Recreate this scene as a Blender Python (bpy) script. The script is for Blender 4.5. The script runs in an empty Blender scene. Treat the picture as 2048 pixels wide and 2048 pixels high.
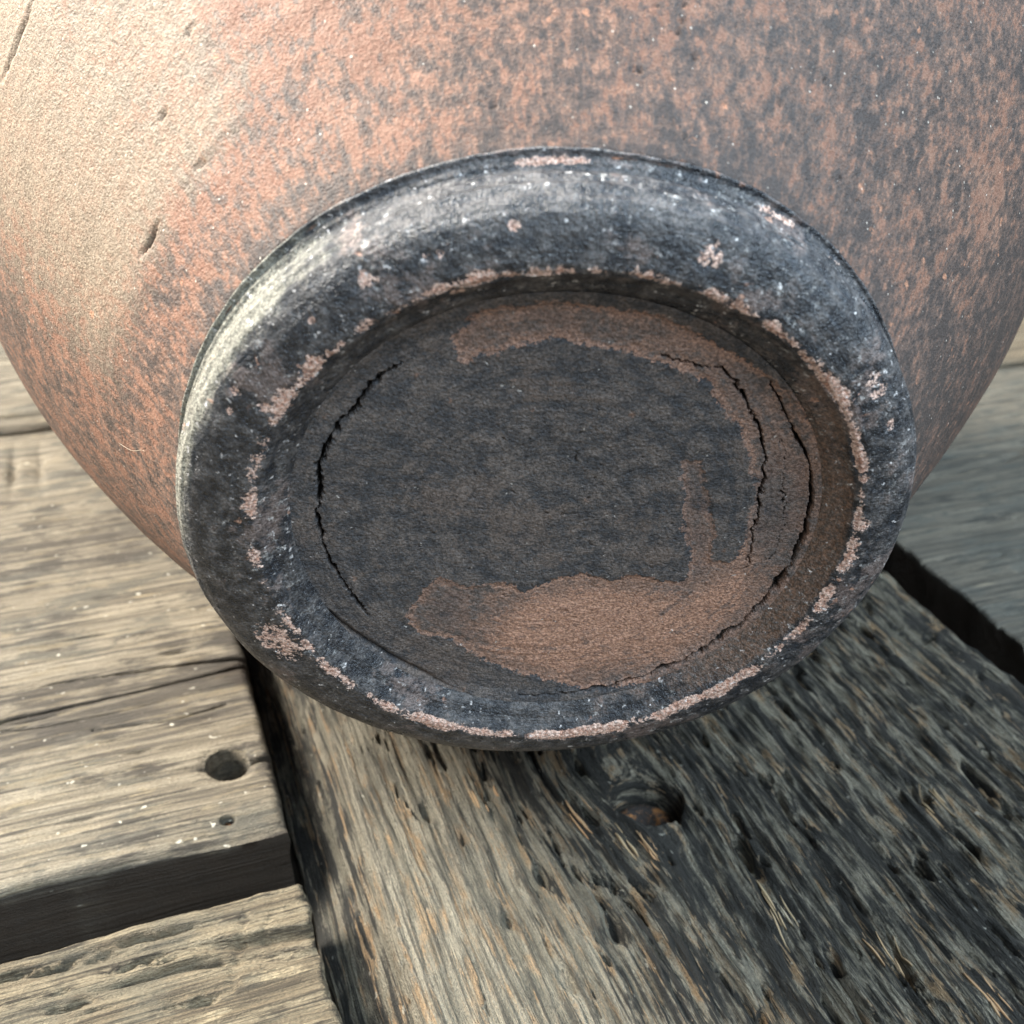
import bpy, math
import numpy as np
from mathutils import Matrix, Vector

# ------------------------------------------------------------------ units
U = 0.0075            # one drawing unit in metres
R = 6.0 * U           # outer radius of the pot's foot (45 mm)
H = 19.757 * U        # camera height above the table top
scene = bpy.context.scene
COL = scene.collection

# ------------------------------------------------------------------ camera
CAM_ROT = ((0.9380773748895118, 0.15775144425570004, -0.3084239299335298),
           (-0.34587819309597184, 0.4765352230168006, -0.808258904538016),
           (0.019470856711190726, 0.8648865029930625, 0.5015896955474298))
cam_d = bpy.data.cameras.new('camera')
cam = bpy.data.objects.new('camera', cam_d)
COL.objects.link(cam)
# CAM_ROT maps camera axes to world axes; world x runs along the planks, y along the end board
cam.matrix_world = Matrix.Translation((0, 0, H)) @ Matrix(CAM_ROT).to_4x4()
cam_d.sensor_width = 36.0
cam_d.lens = 36.0 * 2227 / 2048
cam_d.clip_start = 0.01
cam_d.clip_end = 100
cam_d.dof.use_dof = True
cam_d.dof.focus_distance = 0.150
cam_d.dof.aperture_fstop = 36
scene.camera = cam

# ------------------------------------------------------------------ light
world = bpy.data.worlds.new('World')
scene.world = world
world.use_nodes = True
bg = world.node_tree.nodes['Background']
bg.inputs['Color'].default_value = (0.84, 0.92, 1.0, 1)
bg.inputs['Strength'].default_value = 0.42

def area(name, loc, target, size, power, color):
    d = bpy.data.lights.new(name, 'AREA')
    d.shape = 'RECTANGLE'; d.size, d.size_y = size
    d.energy = power; d.color = color
    o = bpy.data.objects.new(name, d); COL.objects.link(o)
    o.location = loc
    o.rotation_euler = (Vector(target) - Vector(loc)).to_track_quat('-Z', 'Y').to_euler()
    return o
POT = (6.089 * U, 14.153 * U, 10.182 * U)
# a window to the left and behind the pot, and a weaker, cooler one high on the right
area('window_light', (-0.80, 0.72, 0.90), (0.02, 0.14, 0.07), (0.40, 0.60), 96, (1.0, 0.955, 0.87))
area('cool_window_light', (0.45, -0.38, 0.90), POT, (1.2, 0.5), 34.0, (0.68, 0.85, 1.0))

vs = scene.view_settings
vs.view_transform = 'Standard'; vs.look = 'None'; vs.gamma = 1.0; vs.exposure = 0.0
vs.use_curve_mapping = False
scene.render.engine = 'CYCLES'

# ------------------------------------------------------------------ numeric noise
_rng = np.random.RandomState(7)
_perm = np.concatenate([_rng.permutation(256)] * 3)
_g = _rng.normal(size=(256, 3)); _g /= np.linalg.norm(_g, axis=1)[:, None]

def perlin(x, y, z=0.0):
    x, y, z = np.broadcast_arrays(np.asarray(x, float), np.asarray(y, float), np.asarray(z, float))
    xi, yi, zi = np.floor(x).astype(int), np.floor(y).astype(int), np.floor(z).astype(int)
    xf, yf, zf = x - xi, y - yi, z - zi
    fade = lambda t: t * t * t * (t * (t * 6 - 15) + 10)
    u, v, w = fade(xf), fade(yf), fade(zf)
    xi &= 255; yi &= 255; zi &= 255
    out = 0.0
    for dx in (0, 1):
        for dy in (0, 1):
            for dz in (0, 1):
                h = _perm[_perm[_perm[(xi + dx) & 255] + ((yi + dy) & 255)] + ((zi + dz) & 255)]
                g = _g[h]
                d = g[..., 0] * (xf - dx) + g[..., 1] * (yf - dy) + g[..., 2] * (zf - dz)
                out = out + d * (u if dx else 1 - u) * (v if dy else 1 - v) * (w if dz else 1 - w)
    return out * 1.5

def fbm(x, y, z=0.0, octaves=4, rough=0.55):
    a, s, t = 1.0, 0.0, 0.0
    f = 1.0
    for k in range(octaves):
        s = s + a * perlin(np.asarray(x) * f + 17.3 * k, np.asarray(y) * f - 9.1 * k, np.asarray(z) * f + 3.7 * k)
        t += a; a *= rough; f *= 2.03
    return s / t

def sstep(a, b, x):
    t = np.clip((x - a) / (b - a), 0, 1)
    return t * t * (3 - 2 * t)

def seg_dist(px, py, pts):
    """distance to a polyline and the fraction along it"""
    best = np.full(px.shape, 1e9); frac = np.zeros(px.shape)
    n = len(pts) - 1
    for k in range(n):
        ax, ay = pts[k]; bx, by = pts[k + 1]
        vx, vy = bx - ax, by - ay
        t = np.clip(((px - ax) * vx + (py - ay) * vy) / (vx * vx + vy * vy + 1e-12), 0, 1)
        d = np.hypot(px - ax - t * vx, py - ay - t * vy)
        m = d < best
        best = np.where(m, d, best); frac = np.where(m, (k + t) / n, frac)
    return best, frac

def poly_sdf(px, py, pts):
    """signed distance, positive inside"""
    d, _ = seg_dist(px, py, list(pts) + [pts[0]])
    ins = np.zeros(px.shape, bool)
    n = len(pts)
    for k in range(n):
        ax, ay = pts[k]; bx, by = pts[(k + 1) % n]
        c = ((ay > py) != (by > py)) & (px < (bx - ax) * (py - ay) / (by - ay + 1e-12) + ax)
        ins ^= c
    return np.where(ins, d, -d)

# ------------------------------------------------------------------ mesh helpers
def empty(name, matrix=None):
    o = bpy.data.objects.new(name, None); COL.objects.link(o)
    o.empty_display_size = 0.01
    if matrix is not None: o.matrix_world = matrix
    return o

def tag(o, label=None, cat=None, group=None, kind=None):
    if label: o['label'] = label
    if cat: o['category'] = cat
    if group: o['group'] = group
    if kind: o['kind'] = kind
    return o

def mesh_obj(name, verts, faces, mat, parent=None, attrs=None, smooth=True):
    """faces: (n,4) or (n,3) int array"""
    me = bpy.data.meshes.new(name)
    verts = np.ascontiguousarray(verts, np.float32); faces = np.ascontiguousarray(faces, np.int32)
    k = faces.shape[1]
    me.vertices.add(len(verts)); me.vertices.foreach_set('co', verts.ravel())
    me.loops.add(faces.size); me.loops.foreach_set('vertex_index', faces.ravel())
    me.polygons.add(len(faces))
    me.polygons.foreach_set('loop_start', np.arange(0, faces.size, k, dtype=np.int32))
    me.polygons.foreach_set('loop_total', np.full(len(faces), k, np.int32))
    me.polygons.foreach_set('use_smooth', np.full(len(faces), smooth, bool))
    for nm, a in (attrs or {}).items():
        a = np.ascontiguousarray(a, np.float32)
        if a.ndim == 2:
            at = me.attributes.new(nm, 'FLOAT_VECTOR', 'POINT'); at.data.foreach_set('vector', a.ravel())
        else:
            at = me.attributes.new(nm, 'FLOAT', 'POINT'); at.data.foreach_set('value', a)
    me.update(calc_edges=True); me.validate()
    me.materials.append(mat)
    o = bpy.data.objects.new(name, me); COL.objects.link(o)
    if parent is not None: o.parent = parent
    return o

def grid_faces(n, m, wrap=False):
    """n rows, m columns (row-major); wrap joins last column to first"""
    i = np.arange(n - 1)[:, None]; j = np.arange(m if wrap else m - 1)[None, :]
    j2 = (j + 1) % m
    return np.stack([i * m + j, i * m + j2, (i + 1) * m + j2, (i + 1) * m + j], -1).reshape(-1, 4)

# ------------------------------------------------------------------ node helper
class Nodes:
    def __init__(self, name, bump_first=True):
        self.m = bpy.data.materials.new(name); self.m.use_nodes = True
        self.t = self.m.node_tree; self.t.nodes.clear()
        self.out = self.t.nodes.new('ShaderNodeOutputMaterial')
        self.b = self.t.nodes.new('ShaderNodeBsdfPrincipled')
        self.t.links.new(self.b.outputs[0], self.out.inputs['Surface'])
    def put(self, sock, v):
        if isinstance(v, bpy.types.NodeSocket): self.t.links.new(v, sock)
        elif isinstance(v, (tuple, list)) and len(v) == 3 and sock.type == 'RGBA': sock.default_value = (*v, 1)
        else: sock.default_value = v
    def attr(self, nm, vec=False):
        n = self.t.nodes.new('ShaderNodeAttribute'); n.attribute_name = nm
        return n.outputs['Vector' if vec else 'Fac']
    def obj(self):
        return self.t.nodes.new('ShaderNodeTexCoord').outputs['Object']
    def scale(self, v, s):
        n = self.t.nodes.new('ShaderNodeVectorMath'); n.operation = 'MULTIPLY'
        self.put(n.inputs[0], v); n.inputs[1].default_value = s if isinstance(s, tuple) else (s, s, s)
        return n.outputs[0]
    def add(self, v, w):
        n = self.t.nodes.new('ShaderNodeVectorMath'); n.operation = 'ADD'
        self.put(n.inputs[0], v); self.put(n.inputs[1], w); return n.outputs[0]
    def noise(self, v, scale=1.0, detail=4, rough=0.6, dist=0.0, color=False):
        n = self.t.nodes.new('ShaderNodeTexNoise')
        self.put(n.inputs['Vector'], v); n.inputs['Scale'].default_value = scale
        n.inputs['Detail'].default_value = detail; n.inputs['Roughness'].default_value = rough
        n.inputs['Distortion'].default_value = dist
        return n.outputs['Color' if color else 'Fac']
    def voronoi(self, v, scale, feature='F1', out='Distance', rnd=1.0):
        n = self.t.nodes.new('ShaderNodeTexVoronoi'); n.feature = feature
        self.put(n.inputs['Vector'], v); n.inputs['Scale'].default_value = scale
        n.inputs['Randomness'].default_value = rnd
        return n.outputs[out]
    def ramp(self, x, lo, hi, a=0.0, b=1.0):
        n = self.t.nodes.new('ShaderNodeMapRange'); n.interpolation_type = 'SMOOTHSTEP'
        self.put(n.inputs[0], x)
        for k, v in zip((1, 2, 3, 4), (lo, hi, a, b)): n.inputs[k].default_value = v
        return n.outputs[0]
    def math(self, op, a, b=0.0, clamp=False):
        n = self.t.nodes.new('ShaderNodeMath'); n.operation = op; n.use_clamp = clamp
        self.put(n.inputs[0], a); self.put(n.inputs[1], b); return n.outputs[0]
    def mix(self, f, a, b):
        n = self.t.nodes.new('ShaderNodeMix'); n.data_type = 'RGBA'
        self.put(n.inputs[0], f); self.put(n.inputs[6], a); self.put(n.inputs[7], b); return n.outputs[2]
    def gain(self, col, x, lo, hi, a, b):
        """multiply a colour by a ramp of x"""
        n = self.t.nodes.new('ShaderNodeVectorMath'); n.operation = 'SCALE'
        self.put(n.inputs[0], col); self.put(n.inputs['Scale'], self.ramp(x, lo, hi, a, b)); return n.outputs[0]
    def bump(self, h, dist, strength=1.0, normal=None):
        n = self.t.nodes.new('ShaderNodeBump'); n.inputs['Distance'].default_value = dist
        n.inputs['Strength'].default_value = strength
        self.put(n.inputs['Height'], h)
        if normal is not None: self.t.links.new(normal, n.inputs['Normal'])
        return n.outputs[0]
    def finish(self, color, rough, normal=None, spec=0.5):
        self.put(self.b.inputs['Base Color'], color); self.put(self.b.inputs['Roughness'], rough)
        self.put(self.b.inputs['Specular IOR Level'], spec)
        if normal is not None: self.t.links.new(normal, self.b.inputs['Normal'])
        return self.m

# ------------------------------------------------------------------ materials: wood
def wood(name, light, mid, dark, stain, tan, tan_amt, dark_amt, stain_amt, bump, fleck=0.0, streak=5.0, fibre=0.0):
    """attribute 'grain': x along the fibres, y and z across, drawing units"""
    N = Nodes(name)
    g = N.attr('grain', True)
    s1 = N.noise(N.scale(g, (0.09, streak, streak)), 1.0, 4, 0.68, 0.15)
    s2 = N.noise(N.scale(g, (0.24, streak * 3.2, streak * 3.2)), 1.0, 3, 0.68, 0.15)
    s3 = N.noise(N.add(N.scale(g, (0.45, streak * 1.7, streak * 1.7)), (31.0, 7.0, 3.0)), 1.0, 5, 0.65, 0.4)
    p1 = N.noise(N.scale(g, (0.30, 0.75, 0.75)), 1.0, 4, 0.6)
    p2 = N.noise(N.add(N.scale(g, (0.8, 1.9, 1.9)), (5.0, 2.0, 9.0)), 1.0, 6, 0.7)
    fine = N.noise(N.scale(g, (14.0, 30.0, 30.0)), 1.0, 3, 0.7)
    col = N.mix(N.ramp(s1, 0.38, 0.62), mid, light)
    col = N.mix(N.math('MULTIPLY', N.ramp(s2, 0.47, 0.62), 0.72), col, dark)
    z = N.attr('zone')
    # fresh tan fibres
    tf = N.math('MULTIPLY', N.ramp(s3, 0.60 - 0.10 * tan_amt, 0.66), N.ramp(p2, 0.50 - 0.15 * tan_amt, 0.60))
    col = N.mix(N.math('MULTIPLY', tf, 0.9), col, tan)
    # grey-green weather stain in broad patches
    st = N.math('ADD', p1, N.math('MULTIPLY', N.math('SUBTRACT', p2, 0.5), 0.7))
    col = N.mix(N.math('MULTIPLY', N.ramp(st, 0.50, 0.62), stain_amt), col, stain)
    # grime and painted edge shade: dense where zone is high
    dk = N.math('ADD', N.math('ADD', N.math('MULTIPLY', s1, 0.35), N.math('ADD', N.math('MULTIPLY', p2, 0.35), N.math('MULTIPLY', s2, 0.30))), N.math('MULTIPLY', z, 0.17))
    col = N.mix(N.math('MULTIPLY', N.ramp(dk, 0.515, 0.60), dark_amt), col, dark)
    # clean raised fibres on top of the grime
    if fibre > 0:
        s4 = N.noise(N.add(N.scale(g, (0.24, streak * 1.35, streak * 1.35)), (3.0, 51.0, 8.0)), 1.0, 4, 0.72, 0.2)
        col = N.mix(N.math('MULTIPLY', N.ramp(s4, 0.535, 0.585), fibre), col, N.mix(N.ramp(p2, 0.45, 0.6), light, tan))
    col = N.mix(N.ramp(fine, 0.34, 0.66), N.mix(0.42, col, dark), col)
    if fleck > 0:
        v = N.voronoi(N.add(N.scale(g, (1.0, 1.6, 1.6)), N.scale(N.noise(g, 3.0, 2, 0.5, color=True), 0.5)), 2.1)
        fm = N.math('MULTIPLY', N.ramp(v, 0.17, 0.10), N.ramp(p2, 0.52, 0.60))
        col = N.mix(N.math('MULTIPLY', fm, fleck), col, (0.62, 0.58, 0.48))
    col = N.mix(N.ramp(z, 0.95, 1.35), col, N.mix(p2, (0.014, 0.011, 0.008), (0.050, 0.034, 0.022)))  # darkest zone; on plank edges this paints the shade of the gap
    h = N.math('ADD', N.math('MULTIPLY', s1, 0.8), N.math('ADD', N.math('MULTIPLY', s2, 0.6), N.math('MULTIPLY', fine, 0.35)))
    nor = N.bump(h, bump * U)
    return N.finish(col, N.ramp(p2, 0.3, 0.7, 0.62, 0.85), nor, 0.35)

M_PLANK = wood('tan_plank_wood', (0.295, 0.250, 0.180), (0.165, 0.136, 0.096), (0.045, 0.037, 0.029), (0.085, 0.082, 0.068),
               (0.40, 0.32, 0.20), 0.4, 0.85, 0.70, 0.16, fleck=0.85, streak=2.6, fibre=0.35)
M_PLANKB = wood('split_plank_wood', (0.33, 0.265, 0.17), (0.19, 0.145, 0.09), (0.035, 0.027, 0.019), (0.15, 0.14, 0.105),
                (0.50, 0.40, 0.25), 0.5, 0.90, 0.4, 0.34, streak=2.8)
M_GREY = wood('grey_plank_wood', (0.130, 0.112, 0.084), (0.082, 0.072, 0.055), (0.026, 0.025, 0.021), (0.070, 0.071, 0.060),
              (0.24, 0.20, 0.14), 0.1, 0.8, 0.6, 0.10, streak=2.4)
M_BROWN = wood('brown_plank_wood', (0.17, 0.13, 0.085), (0.11, 0.085, 0.055), (0.04, 0.032, 0.022), (0.10, 0.085, 0.06),
               (0.24, 0.18, 0.11), 0.1, 0.7, 0.4, 0.10, streak=2.4)
M_END = wood('end_board_wood', (0.38, 0.335, 0.25), (0.20, 0.178, 0.13), (0.026, 0.024, 0.020), (0.052, 0.052, 0.045),
             (0.46, 0.30, 0.16), 0.85, 0.97, 0.40, 0.85, fleck=0.5, streak=2.5, fibre=0.78)
M_BLOCKER = wood('gap_blocker_wood', (0.10, 0.08, 0.06), (0.07, 0.055, 0.04), (0.03, 0.025, 0.02), (0.06, 0.05, 0.04),
                (0.12, 0.09, 0.06), 0.1, 0.6, 0.3, 0.08)

def splinter_mat():
    N = Nodes('wood_splinter')
    t = N.attr('tone')
    c = N.mix(N.ramp(t, 0.45, 0.55), N.mix(N.ramp(t, 0.0, 0.4), (0.12, 0.115, 0.10), (0.30, 0.275, 0.215)),
              N.mix(N.ramp(t, 0.6, 1.0), (0.27, 0.20, 0.12), (0.32, 0.19, 0.10)))
    return N.finish(c, 0.75, None, 0.3)
M_SPL = splinter_mat()

def rust_mat():
    N = Nodes('rusty_iron')
    o = N.obj()
    n = N.noise(o, 380, 5, 0.65); n2 = N.noise(o, 1500, 4, 0.7)
    c = N.mix(N.ramp(n, 0.48, 0.60), (0.022, 0.018, 0.016), (0.22, 0.095, 0.032))
    c = N.mix(N.ramp(n2, 0.55, 0.7), c, (0.12, 0.06, 0.03))
    return N.finish(c, 0.8, N.bump(n2, 0.0006), 0.3)
M_RUST = rust_mat()

# ------------------------------------------------------------------ materials: fired clay
def body_mat():
    N = Nodes('smoked_terracotta')
    o = N.obj(); fl = N.attr('flow', True)
    smoke = N.attr('smoke'); dust = N.attr('dust'); pit = N.attr('pit')
    big = N.noise(N.scale(fl, (1.0, 1.0, 0.8)), 2.6, 4, 0.6)
    mot = N.noise(N.scale(fl, (1.0, 1.0, 0.45)), 15.0, 5, 0.70)
    mot2 = N.noise(o, 620, 4, 0.72)
    fine = N.noise(o, 1700, 3, 0.8)
    grit = N.noise(o, 2900, 1, 0.7)
    clay = N.mix(N.ramp(big, 0.38, 0.62), (0.198, 0.100, 0.068), (0.238, 0.130, 0.090))
    clay = N.mix(N.math('MULTIPLY', N.ramp(fine, 0.40, 0.65), 0.35), clay, (0.27, 0.175, 0.125))
    # smoke mottling
    s = N.math('ADD', N.math('MULTIPLY', mot, 0.68), N.math('MULTIPLY', mot2, 0.32))
    mid = N.noise(N.scale(fl, (1.0, 1.0, 0.55)), 5.5, 3, 0.6)
    s = N.math('ADD', s, N.math('ADD', N.math('MULTIPLY', N.math('SUBTRACT', big, 0.5), 0.35), N.math('MULTIPLY', N.math('SUBTRACT', mid, 0.5), 0.32)))
    s = N.math('ADD', s, smoke)
    col = N.mix(N.math('MULTIPLY', N.ramp(s, 0.45, 0.54), 0.80), clay, (0.088, 0.066, 0.056))
    col = N.mix(N.math('MULTIPLY', N.ramp(s, 0.545, 0.64), 0.80), col, (0.046, 0.040, 0.038))
    # pale buff dust film
    d = N.math('ADD', dust, N.math('MULTIPLY', N.math('SUBTRACT', s, 0.5), 0.9))
    d = N.math('ADD', d, N.math('MULTIPLY', N.math('SUBTRACT', fine, 0.5), 0.5))
    col = N.mix(N.math('MULTIPLY', N.ramp(d, 0.35, 1.0), 0.78), col, N.mix(N.ramp(fine, 0.35, 0.65), (0.19, 0.142, 0.100), (0.31, 0.245, 0.178)))
    # bare red flecks and pale mineral grains
    v = N.voronoi(o, 260); vm = N.math('MULTIPLY', N.ramp(v, 0.20, 0.12), N.ramp(mot2, 0.52, 0.62))
    col = N.mix(N.math('MULTIPLY', vm, 0.7), col, (0.46, 0.22, 0.13))
    v2 = N.voronoi(o, 900); vm2 = N.math('MULTIPLY', N.ramp(v2, 0.16, 0.10), N.ramp(mot2, 0.54, 0.60))
    col = N.mix(N.math('MULTIPLY', vm2, 0.75), col, (0.60, 0.52, 0.44))
    col = N.mix(N.ramp(pit, 0.3, 0.8), col, (0.03, 0.022, 0.018))
    col = N.gain(col, grit, 0.28, 0.72, 0.82, 1.18)
    h = N.math('ADD', N.math('MULTIPLY', fine, 0.6), N.math('ADD', N.math('MULTIPLY', mot2, 0.22), N.math('MULTIPLY', grit, 0.5)))
    nor = N.bump(h, 0.00027)
    return N.finish(col, N.ramp(mot, 0.4, 0.6, 0.66, 0.54), nor, 0.2)
M_BODY = body_mat()

def ring_mat():
    N = Nodes('smoke_blackened_clay')
    o = N.obj(); fl = N.attr('flow', True)
    chip = N.attr('chip'); dust = N.attr('dust')
    big = N.noise(o, 70, 4, 0.6)
    med = N.noise(o, 360, 5, 0.72)
    fine = N.noise(o, 1600, 3, 0.8)
    grit = N.noise(o, 2700, 1, 0.7)
    od = N.add(o, N.scale(N.noise(o, 900, 1, 0.5, color=True), 0.0022))
    strk = N.noise(N.scale(fl, (9.0, 9.0, 42.0)), 1.0, 4, 0.66)
    col = N.mix(N.ramp(med, 0.40, 0.66), (0.020, 0.021, 0.025), (0.110, 0.100, 0.096))
    col = N.mix(N.math('MULTIPLY', N.ramp(strk, 0.5, 0.66), 0.35), col, (0.030, 0.042, 0.058))
    br = N.math('MULTIPLY', N.ramp(N.math('ADD', N.math('MULTIPLY', big, 0.6), N.math('MULTIPLY', med, 0.4)), 0.53, 0.60), 0.7)
    col = N.mix(br, col, (0.17, 0.125, 0.110))
    bw = N.ramp(N.math('ADD', N.attr('brown'), N.math('MULTIPLY', N.math('SUBTRACT', med, 0.5), 1.6)), 0.2, 0.8)
    col = N.mix(N.math('MULTIPLY', bw, 0.85), col, N.mix(N.ramp(fine, 0.38, 0.62), (0.20, 0.115, 0.075), (0.105, 0.076, 0.060)))
    # pale ash and lime bloom
    w = N.noise(N.add(o, (0.3, 0.1, 0.2)), 700, 5, 0.75)
    ws = N.math('MULTIPLY', N.ramp(w, 0.56, 0.68), N.ramp(big, 0.38, 0.58))
    col = N.mix(N.math('MULTIPLY', ws, 0.75), col, (0.42, 0.40, 0.38))
    dd = N.math('ADD', dust, N.math('MULTIPLY', N.math('SUBTRACT', med, 0.5), 1.1))
    dd = N.math('ADD', dd, N.math('MULTIPLY', N.math('SUBTRACT', strk, 0.5), 0.7))
    col = N.mix(N.math('MULTIPLY', N.ramp(dd, 0.35, 0.85), 0.85), col, N.mix(N.ramp(fine, 0.35, 0.65), (0.13, 0.125, 0.10), (0.25, 0.24, 0.195)))
    # chipped and rubbed clay
    c = N.math('ADD', chip, N.math('ADD', N.math('MULTIPLY', N.math('SUBTRACT', med, 0.5), 2.4), N.math('MULTIPLY', N.math('SUBTRACT', fine, 0.5), 2.6)))
    cl = N.mix(N.ramp(fine, 0.38, 0.62), (0.44, 0.23, 0.16), (0.70, 0.50, 0.41))
    cm = N.ramp(c, 0.42, 0.62)
    col = N.mix(N.math('MULTIPLY', cm, 0.92), col, cl)
    # mica and salt specks, glints painted in as pale colour
    v = N.voronoi(od, 760); sp = N.math('MULTIPLY', N.ramp(v, 0.27, 0.12), N.ramp(w, 0.50, 0.58))
    col = N.mix(N.math('MULTIPLY', sp, 0.85), col, (0.70, 0.66, 0.64))
    v2 = N.voronoi(od, 330); sp2 = N.math('MULTIPLY', N.ramp(v2, 0.17, 0.11), N.ramp(big, 0.52, 0.6))
    col = N.mix(N.math('MULTIPLY', sp2, 0.7), col, (0.46, 0.25, 0.17))
    col = N.gain(col, grit, 0.28, 0.72, 0.55, 1.5)
    h = N.math('ADD', N.math('MULTIPLY', fine, 0.8), N.math('ADD', N.math('MULTIPLY', med, 0.6), N.math('MULTIPLY', strk, 0.25)))
    nor = N.bump(h, 0.00055)
    rough = N.mix(N.math('MAXIMUM', cm, N.ramp(dust, 0.1, 0.6)), N.ramp(med, 0.35, 0.65, 0.24, 0.50), (0.85, 0.85, 0.85))
    return N.finish(col, rough, nor, 0.55)
M_RING = ring_mat()

def base_mat():
    N = Nodes('smoked_base_clay')
    o = N.obj()
    clay = N.attr('clay'); bright = N.attr('bright'); crack = N.attr('crack'); rad = N.attr('radius')
    big = N.noise(o, 85, 5, 0.6)
    med = N.noise(o, 420, 5, 0.74)
    fine = N.noise(o, 1900, 3, 0.8)
    grit = N.noise(o, 2800, 1, 0.7)
    od = N.add(o, N.scale(N.noise(o, 900, 1, 0.5, color=True), 0.0020))
    cmb = N.t.nodes.new('ShaderNodeCombineXYZ')
    N.put(cmb.inputs[0], N.math('ADD', N.math('MULTIPLY', rad, 42.0), N.math('MULTIPLY', big, 2.0)))
    rings = N.noise(cmb.outputs[0], 1.0, 4, 0.6)
    dark = N.mix(N.ramp(med, 0.36, 0.66), (0.050, 0.050, 0.055), (0.152, 0.126, 0.112))
    dark = N.mix(N.math('MULTIPLY', N.ramp(N.math('ADD', N.math('MULTIPLY', big, 0.7), N.math('MULTIPLY', med, 0.3)), 0.50, 0.60), 0.55), dark, (0.150, 0.112, 0.092))
    dark = N.mix(N.math('MULTIPLY', N.ramp(rings, 0.48, 0.66), 0.45), dark, (0.032, 0.038, 0.046))
    v = N.voronoi(o, 380); dark = N.mix(N.math('MULTIPLY', N.math('MULTIPLY', N.ramp(v, 0.22, 0.10), N.ramp(med, 0.55, 0.62)), 0.6), dark, (0.24, 0.135, 0.09))
    brown = N.mix(N.ramp(med, 0.38, 0.62), (0.30, 0.180, 0.130), (0.155, 0.118, 0.102))
    bare_clay = N.mix(N.ramp(fine, 0.36, 0.64), (0.50, 0.285, 0.195), (0.38, 0.205, 0.140))  # brighter orange of the bare clay
    wob = N.math('ADD', N.math('MULTIPLY', N.math('SUBTRACT', med, 0.5), 3.4), N.math('MULTIPLY', N.math('SUBTRACT', fine, 0.5), 1.8))
    # rim of bare clay along the flaked edge, browner inside
    cm = N.ramp(N.math('ADD', clay, wob), -0.08, 0.08)
    edge = N.ramp(N.math('ADD', clay, wob), 0.3, 1.2, 0.6, 0.0)
    bm = N.math('MAXIMUM', edge, N.ramp(N.math('ADD', bright, N.math('MULTIPLY', wob, 1.4)), 0.0, 0.9))
    cl = N.mix(bm, brown, bare_clay)
    cl = N.mix(N.math('MULTIPLY', N.ramp(N.math('ADD', N.math('MULTIPLY', rings, 0.35), N.math('ADD', N.math('MULTIPLY', big, 0.2), N.math('MULTIPLY', med, 0.45))), 0.50, 0.59), 0.72), cl, (0.105, 0.090, 0.084))
    veil = N.attr('veil')
    vm = N.ramp(N.math('ADD', veil, N.math('ADD', N.math('MULTIPLY', N.math('SUBTRACT', med, 0.5), 1.6), N.math('MULTIPLY', N.math('SUBTRACT', big, 0.5), 1.2))), 0.1, 0.9)
    vm = N.math('MAXIMUM', vm, N.math('MULTIPLY', edge, N.ramp(med, 0.40, 0.55, 0.0, 0.9)))
    col = N.mix(N.math('MULTIPLY', cm, vm), dark, cl)
    v2 = N.voronoi(od, 800); w = N.noise(N.add(o, (0.1, 0.4, 0.2)), 300, 3, 0.6)
    col = N.mix(N.math('MULTIPLY', N.math('MULTIPLY', N.ramp(v2, 0.16, 0.08), N.ramp(w, 0.54, 0.62)), 0.75), col, (0.60, 0.56, 0.52))
    col = N.mix(N.ramp(crack, 0.15, 0.6), col, (0.020, 0.015, 0.012))
    col = N.gain(col, grit, 0.28, 0.72, 0.60, 1.45)
    h = N.math('ADD', N.math('MULTIPLY', fine, 0.9), N.math('ADD', N.math('MULTIPLY', med, 0.6), N.math('MULTIPLY', rings, 0.18)))
    nor = N.bump(h, 0.0006)
    return N.finish(col, N.ramp(med, 0.35, 0.65, 0.48, 0.70), nor, 0.45)
M_BASE = base_mat()

# ------------------------------------------------------------------ the table
table = empty('wooden_table', Matrix.Identity(4))
tag(table, 'weathered wooden table of grey and tan planks under the clay pot', 'table')

def axis_steps(lo, hi, step, v0, v1, coarse, thick, rad):
    """positions and depths along one axis: side wall, rounded edge, top (fine between v0 and v1), edge, wall"""
    p, z = [], []
    q = lo + rad; inner = [q]
    while q < hi - rad - 1e-6:
        s = step if v0 <= q <= v1 else min(coarse, max(step, step + 0.12 * (v0 - q if q < v0 else q - v1)))
        if q < v0 and q + s > v0: s = max(v0 - q + 1e-4, step)
        q = min(q + s, hi - rad); inner.append(q)
    ds = [thick, thick * 0.6, thick * 0.36, thick * 0.2]
    for d in ds: p.append(lo); z.append(d)
    for k in range(7):
        a = k / 7 * math.pi / 2
        p.append(lo + rad * (1 - math.sin(a))); z.append(0)  # replaced below
    p = p[:len(ds)]; z = z[:len(ds)]
    arc = [(rad * (1 - math.cos(k / 7 * math.pi / 2)), rad * (1 - math.sin(k / 7 * math.pi / 2))) for k in range(7)]
    for x, d in arc: p.append(lo + x); z.append(d)
    for q in inner: p.append(q); z.append(0.0)
    for x, d in arc[::-1]: p.append(hi - x); z.append(d)
    for d in ds[::-1]: p.append(hi); z.append(d)
    return np.array(p), np.array(z)

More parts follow.
